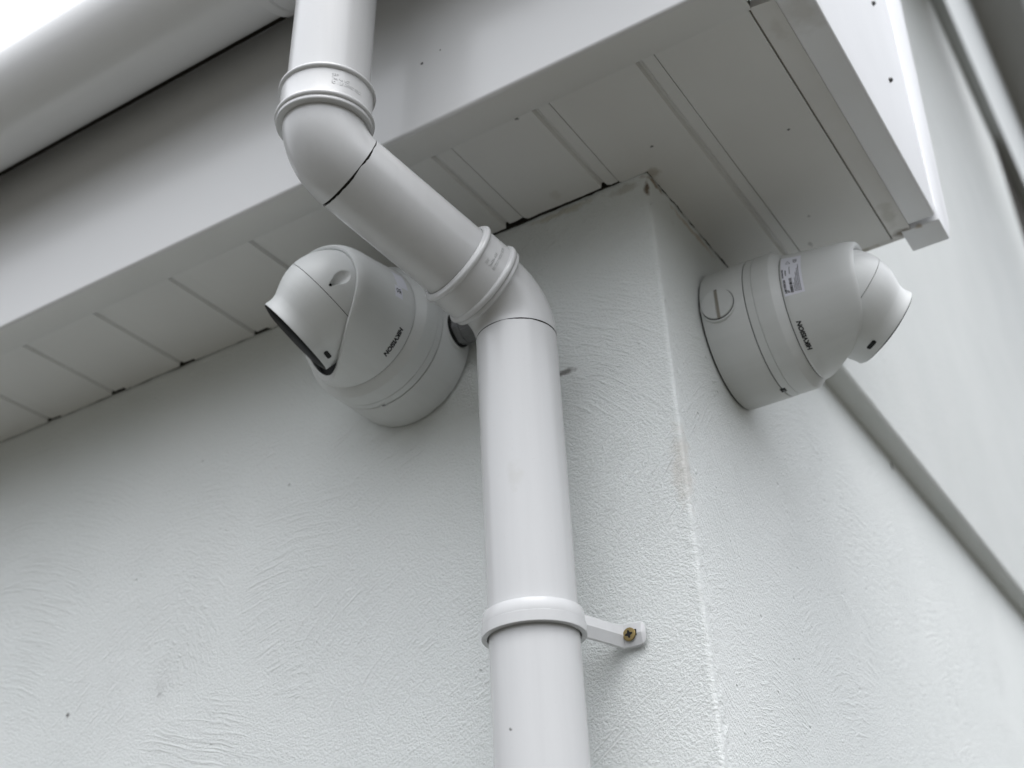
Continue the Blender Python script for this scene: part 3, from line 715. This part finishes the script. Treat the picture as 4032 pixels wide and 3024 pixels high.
def patch(bm, a0, a1, p0, p1, lift=.00012, n=24, m=4):
    g_ = [[bm.verts.new(((rcov(a0 + (a1 - a0) * j / m) + lift) * math.cos(math.radians(p0 + (p1 - p0) * i / n)), (rcov(a0 + (a1 - a0) * j / m) + lift) * math.sin(math.radians(p0 + (p1 - p0) * i / n)), a0 + (a1 - a0) * j / m)) for j in range(m + 1)] for i in range(n + 1)]
    for i in range(n):
        for j in range(m): bm.faces.new((g_[i][j], g_[i + 1][j], g_[i + 1][j + 1], g_[i][j + 1]))
def turret(loc, ax, pan, theta, BX, label, kind):
    z = Vector(ax); y = Vector((0, 0, 1)); x = y.cross(z)
    mt = Matrix(((x.x, y.x, z.x, loc[0]), (x.y, y.y, z.y, loc[1]), (x.z, y.z, z.z, loc[2]), (0, 0, 0, 1)))
    t = thing('security_camera', label, 'security camera', mt, 'white turret security cameras on the house walls')
    # back box and collar
    bm = bmesh.new()
    lathe(bm, [(.0655, .0002), (.0655, .0020)], n=128); obj('wall_shadow_ring', bm, M['black'], t)  # black ring standing in for the shadow line against the wall
    bm = bmesh.new()
    lathe(bm, [(.060, .0016), (.0668, .0016), (.0676, .0022), (.0679, .0035), (.0677, .0435), (.0673, .0441), (.0662, .0442), (.0662, .0452)], n=192, cap0=True)
    bb = obj('back_box', bm, M['plastic'], t)
    bm = bmesh.new()
    lathe(bm, [(.0655, .0449), (.0670, .0449), (.0675, .0454), (.0674, .0524), (.0668, .0527), (.0668, .0531), (.0674, .0534), (.0672, .0690), (.0668, .0700), (.0606, .0766), (.0602, .0772), (.0590, .0772), (.0588, .0762)], n=192, cap1=False)
    ring = obj('collar', bm, M['plastic'], t)
    bm = bmesh.new(); lathe(bm, [(.0664, .0438), (.0664, .0454)], n=96); obj('seal', bm, M['black'], ring)
    bm = bmesh.new(); lathe(bm, [(.0603, .0755), (.0596, .0779), (.040, .0779)], n=96); obj('seal', bm, M['black'], ring)
    # small prise-off notch under the collar seam
    bm = bmesh.new(); box(bm, -.0030, .0034, -.0680, -.0665, .0425, .0475, .0003); nt_ = obj('notch', bm, M['black'] if kind == 2 else M['plastic'], ring)
    bm = bmesh.new(); box(bm, -.0006, .0028, -.0684, -.0679, .0445, .0468, .0002); obj('latch', bm, M['gland'], nt_)
    # rotating cover, with its slot turned to the pan direction
    cv = make_cover(t, BX); cv.rotation_euler = (0, 0, pan)
    piv = bpy.data.objects.new('eyeball_assembly', None)
    rot = Matrix.Rotation(pan, 4, 'Z') @ Matrix.Translation((0, 0, BX)) @ Matrix.Rotation(theta, 4, 'Y')
    before = set(C.objects); make_eyeball(t)
    for o_ in set(C.objects) - before:
        if o_.parent == t: o_.matrix_local = rot
    bpy.data.objects.remove(piv)
    # printed name
    a_t = (99.3, .0890) if kind == 1 else (-93.3, .0846)
    bm = bmesh.new(); text_mesh(bm, 'HIKVISION', .0056, cyl_fn(a_t[0], a_t[1], turn=-1), .0001, shear=.2, bold=.00024, width=.0292)
    obj('printed_name', bm, M['ink'], cv, smooth=False)
    # blanking plug or gland on the side of the back box
    if kind == 2:
        F_ = frame((-.0672, 0, .0192), (-1, 0, 0), (0, 0, 1))
        bm = bmesh.new(); lathe(bm, [(.0158, -.003), (.0158, .0012), (.0150, .0012)], F_, 96); pg0 = obj('plug_shadow_ring', bm, M['black'], bb)  # shadow round the plug put in as a black ring
        bm = bmesh.new(); lathe(bm, [(.0185, -.003), (.0175, .0006), (.0160, .0008), (.0158, -.002)], F_, 96); obj('boss', bm, M['plastic'], bb)
        bm = bmesh.new()   # disc split by a coin slot running vertically
        R_, sw, th = .0153, .0017, .0032
        for sg in (1, -1):
            a0 = math.asin(sw / R_); arc = [(R_ * math.cos(a), sg * R_ * math.sin(a)) for a in [a0 + (PI - 2 * a0) * k / 40 for k in range(41)]]
            lo_ = [bm.verts.new(F_ @ Vector((u, v, .0008))) for u, v in arc]; md = [bm.verts.new(F_ @ Vector((u, v, th - .0005))) for u, v in arc]
            tp = [bm.verts.new(F_ @ Vector((u * .97, (v - sg * sw) * .97 + sg * sw * (1.05), th))) for u, v in arc]
            for A_, B_ in ((lo_, md), (md, tp)):
                for k in range(40): bm.faces.new((A_[k], A_[k + 1], B_[k + 1], B_[k]))
                bm.faces.new((A_[0], B_[0], B_[-1], A_[-1]))
            bm.faces.new(tp)
        pg = obj('blanking_plug', bm, M['plastic'], bb, angle=40)
        bm = bmesh.new(); lathe(bm, [(.0001, .0015), (.0150, .0015)], F_, 64, cap0=True); obj('coin_slot', bm, M['slot'], bb)
        # rating label on the cover
        DA = -24.8
        bm = bmesh.new(); patch(bm, .0795, .0975, -106 + DA, -154 + DA); st = obj('rating_label', bm, M['sticker'], cv)
        st['label'] = 'white rating label with bar code and small print'
        bm = bmesh.new()
        def wl(s, ang, a, size, sh=0, bold=0, width=None):
            text_mesh(bm, s, size, cyl_fn(ang + DA, a, turn=-1, lift=.0003), .00005, shear=sh, bold=bold, align='LEFT', width=width)
        wl('HIKVISION', -108.3, .0815, .0027, .2, .00009, .0142)
        wl('NETWORK CAMERA', -124.2, .0808, .0015, 0, .00006, .0105)
        wl('Model:', -108.6, .0832, .0011, 0, .00004); wl('DC 12V 0.5A', -126.5, .0834, .0012, 0, .00004)
        wl('S/N', -108.6, .0844, .0011, 0, .00004)
        x_ = -122.6; random.seed(5)
        while x_ < -108.4:
            w_ = random.choice((.25, .35, .5, .8)); patch(bm, .0856, .0882, x_ + DA, min(x_ + w_, -108.2) + DA, .0003, 1, 1); x_ += w_ + random.choice((.25, .35, .5))
        for a, p0, p1 in ((.0895, -117, -108.5), (.0908, -122, -108.5), (.0921, -128, -108.5), (.0934, -133, -108.2), (.0947, -138, -108.2), (.0870, -137, -128)):
            p = p0; 
            while p < p1: w_ = random.uniform(.5, 1.6); patch(bm, a - .00028, a + .00028, p + DA, min(p + w_, p1) + DA, .0003, 1, 1); p += w_ + .35
        wl('CE', -142.0, .0922, .0044, 0, .00004, .0058)
        # warning triangle outline
        tri = [(-141.5, .0838), (-141.5, .0878), (-146.5, .0858)]
        for k in range(3):
            (pa, aa), (pb, ab) = tri[k], tri[(k + 1) % 3]; n_ = 6
            q = []
            for j in range(n_ + 1):
                p_ = pa + (pb - pa) * j / n_; a_ = aa + (ab - aa) * j / n_; q.append((p_, a_))
            cp, ca = -143.2, .0858
            for (p_, a_), (p2_, a2_) in zip(q, q[1:]):
                f4 = [(p_, a_), (p2_, a2_), (p2_ + (cp - p2_) * .25, a2_ + (ca - a2_) * .25), (p_ + (cp - p_) * .25, a_ + (ca - a_) * .25)]
                bm.faces.new([bm.verts.new(((rcov(aq) + .0003) * math.cos(math.radians(pq + DA)), (rcov(aq) + .0003) * math.sin(math.radians(pq + DA)), aq)) for pq, aq in f4])
        obj('label_print', bm, M['ink'], st, smooth=False)
    else:
        F_ = frame((.0672, 0, .0215), (1, 0, 0), (0, 0, 1))
        bm = bmesh.new(); lathe(bm, [(.0195, -.004), (.0183, .0010), (.0172, .0012), (.0170, -.002)], F_, 96); obj('boss', bm, M['plastic'], bb)
        bm = bmesh.new(); lathe(bm, [(.0158, -.002), (.0166, .0004), (.0166, .0030), (.0150, .0036)], F_, 96); obj('seal_ring', bm, M['black'], bb)
        bm = bmesh.new()
        def hexr(r, s, p): 
            q = (p + .2) % (PI / 3) - PI / 6; return min(r, r * .955 / math.cos(q) * .93 + .0003), s
        lathe(bm, [(.0120, .0030), (.0150, .0030), (.0160, .0036), (.0160, .0085), (.0153, .0095), (.0138, .0098)], F_, 96, fn=hexr); gl = obj('cable_gland', bm, M['gland'], bb, angle=25)
        bm = bmesh.new()
        def rib(r, s, p): return (r + (.00035 if (math.sin(p * 34) > 0 and .0108 < s < .030) else 0)), s
        lathe(bm, [(.0138, .0090), (.0145, .0105), (.0145, .0110), (.0143, .0200), (.0140, .0300), (.0120, .0360), (.0080, .0390)], F_, 204, fn=rib, cap1=True); obj('dome_nut', bm, M['gland'], gl, angle=25)
        # white labels: a blank square and a small conformity mark
        bm = bmesh.new(); patch(bm, .0865, .1000, 171, 151); st = obj('blank_label', bm, M['sticker'], cv)
        bm = bmesh.new(); patch(bm, .0945, .1035, 150.5, 137.5); st2 = obj('mark_label', bm, M['sticker'], cv)
        bm = bmesh.new()
        for s, a in (('UK', .0975), ('CA', .1006)):
            text_mesh(bm, s, .0036, cyl_fn(145, a, turn=-1, lift=.0003), .00005, bold=.0001, width=.0054)
        obj('label_print', bm, M['ink'], st2, smooth=False)
    return t
turret((-.2655, 0, 2.2465), (0, -1, 0), math.atan2(-.6466, -.7628), math.radians(77.85), .1230, 'white turret camera on the front wall, left of the downpipe, with a grey cable gland', 1)
turret((0, .149, 2.2455), (1, 0, 0), math.atan2(-.6216, .7834), math.radians(56.9), .1180, 'white turret camera on the gable wall, round slotted plug and printed rating label', 2)
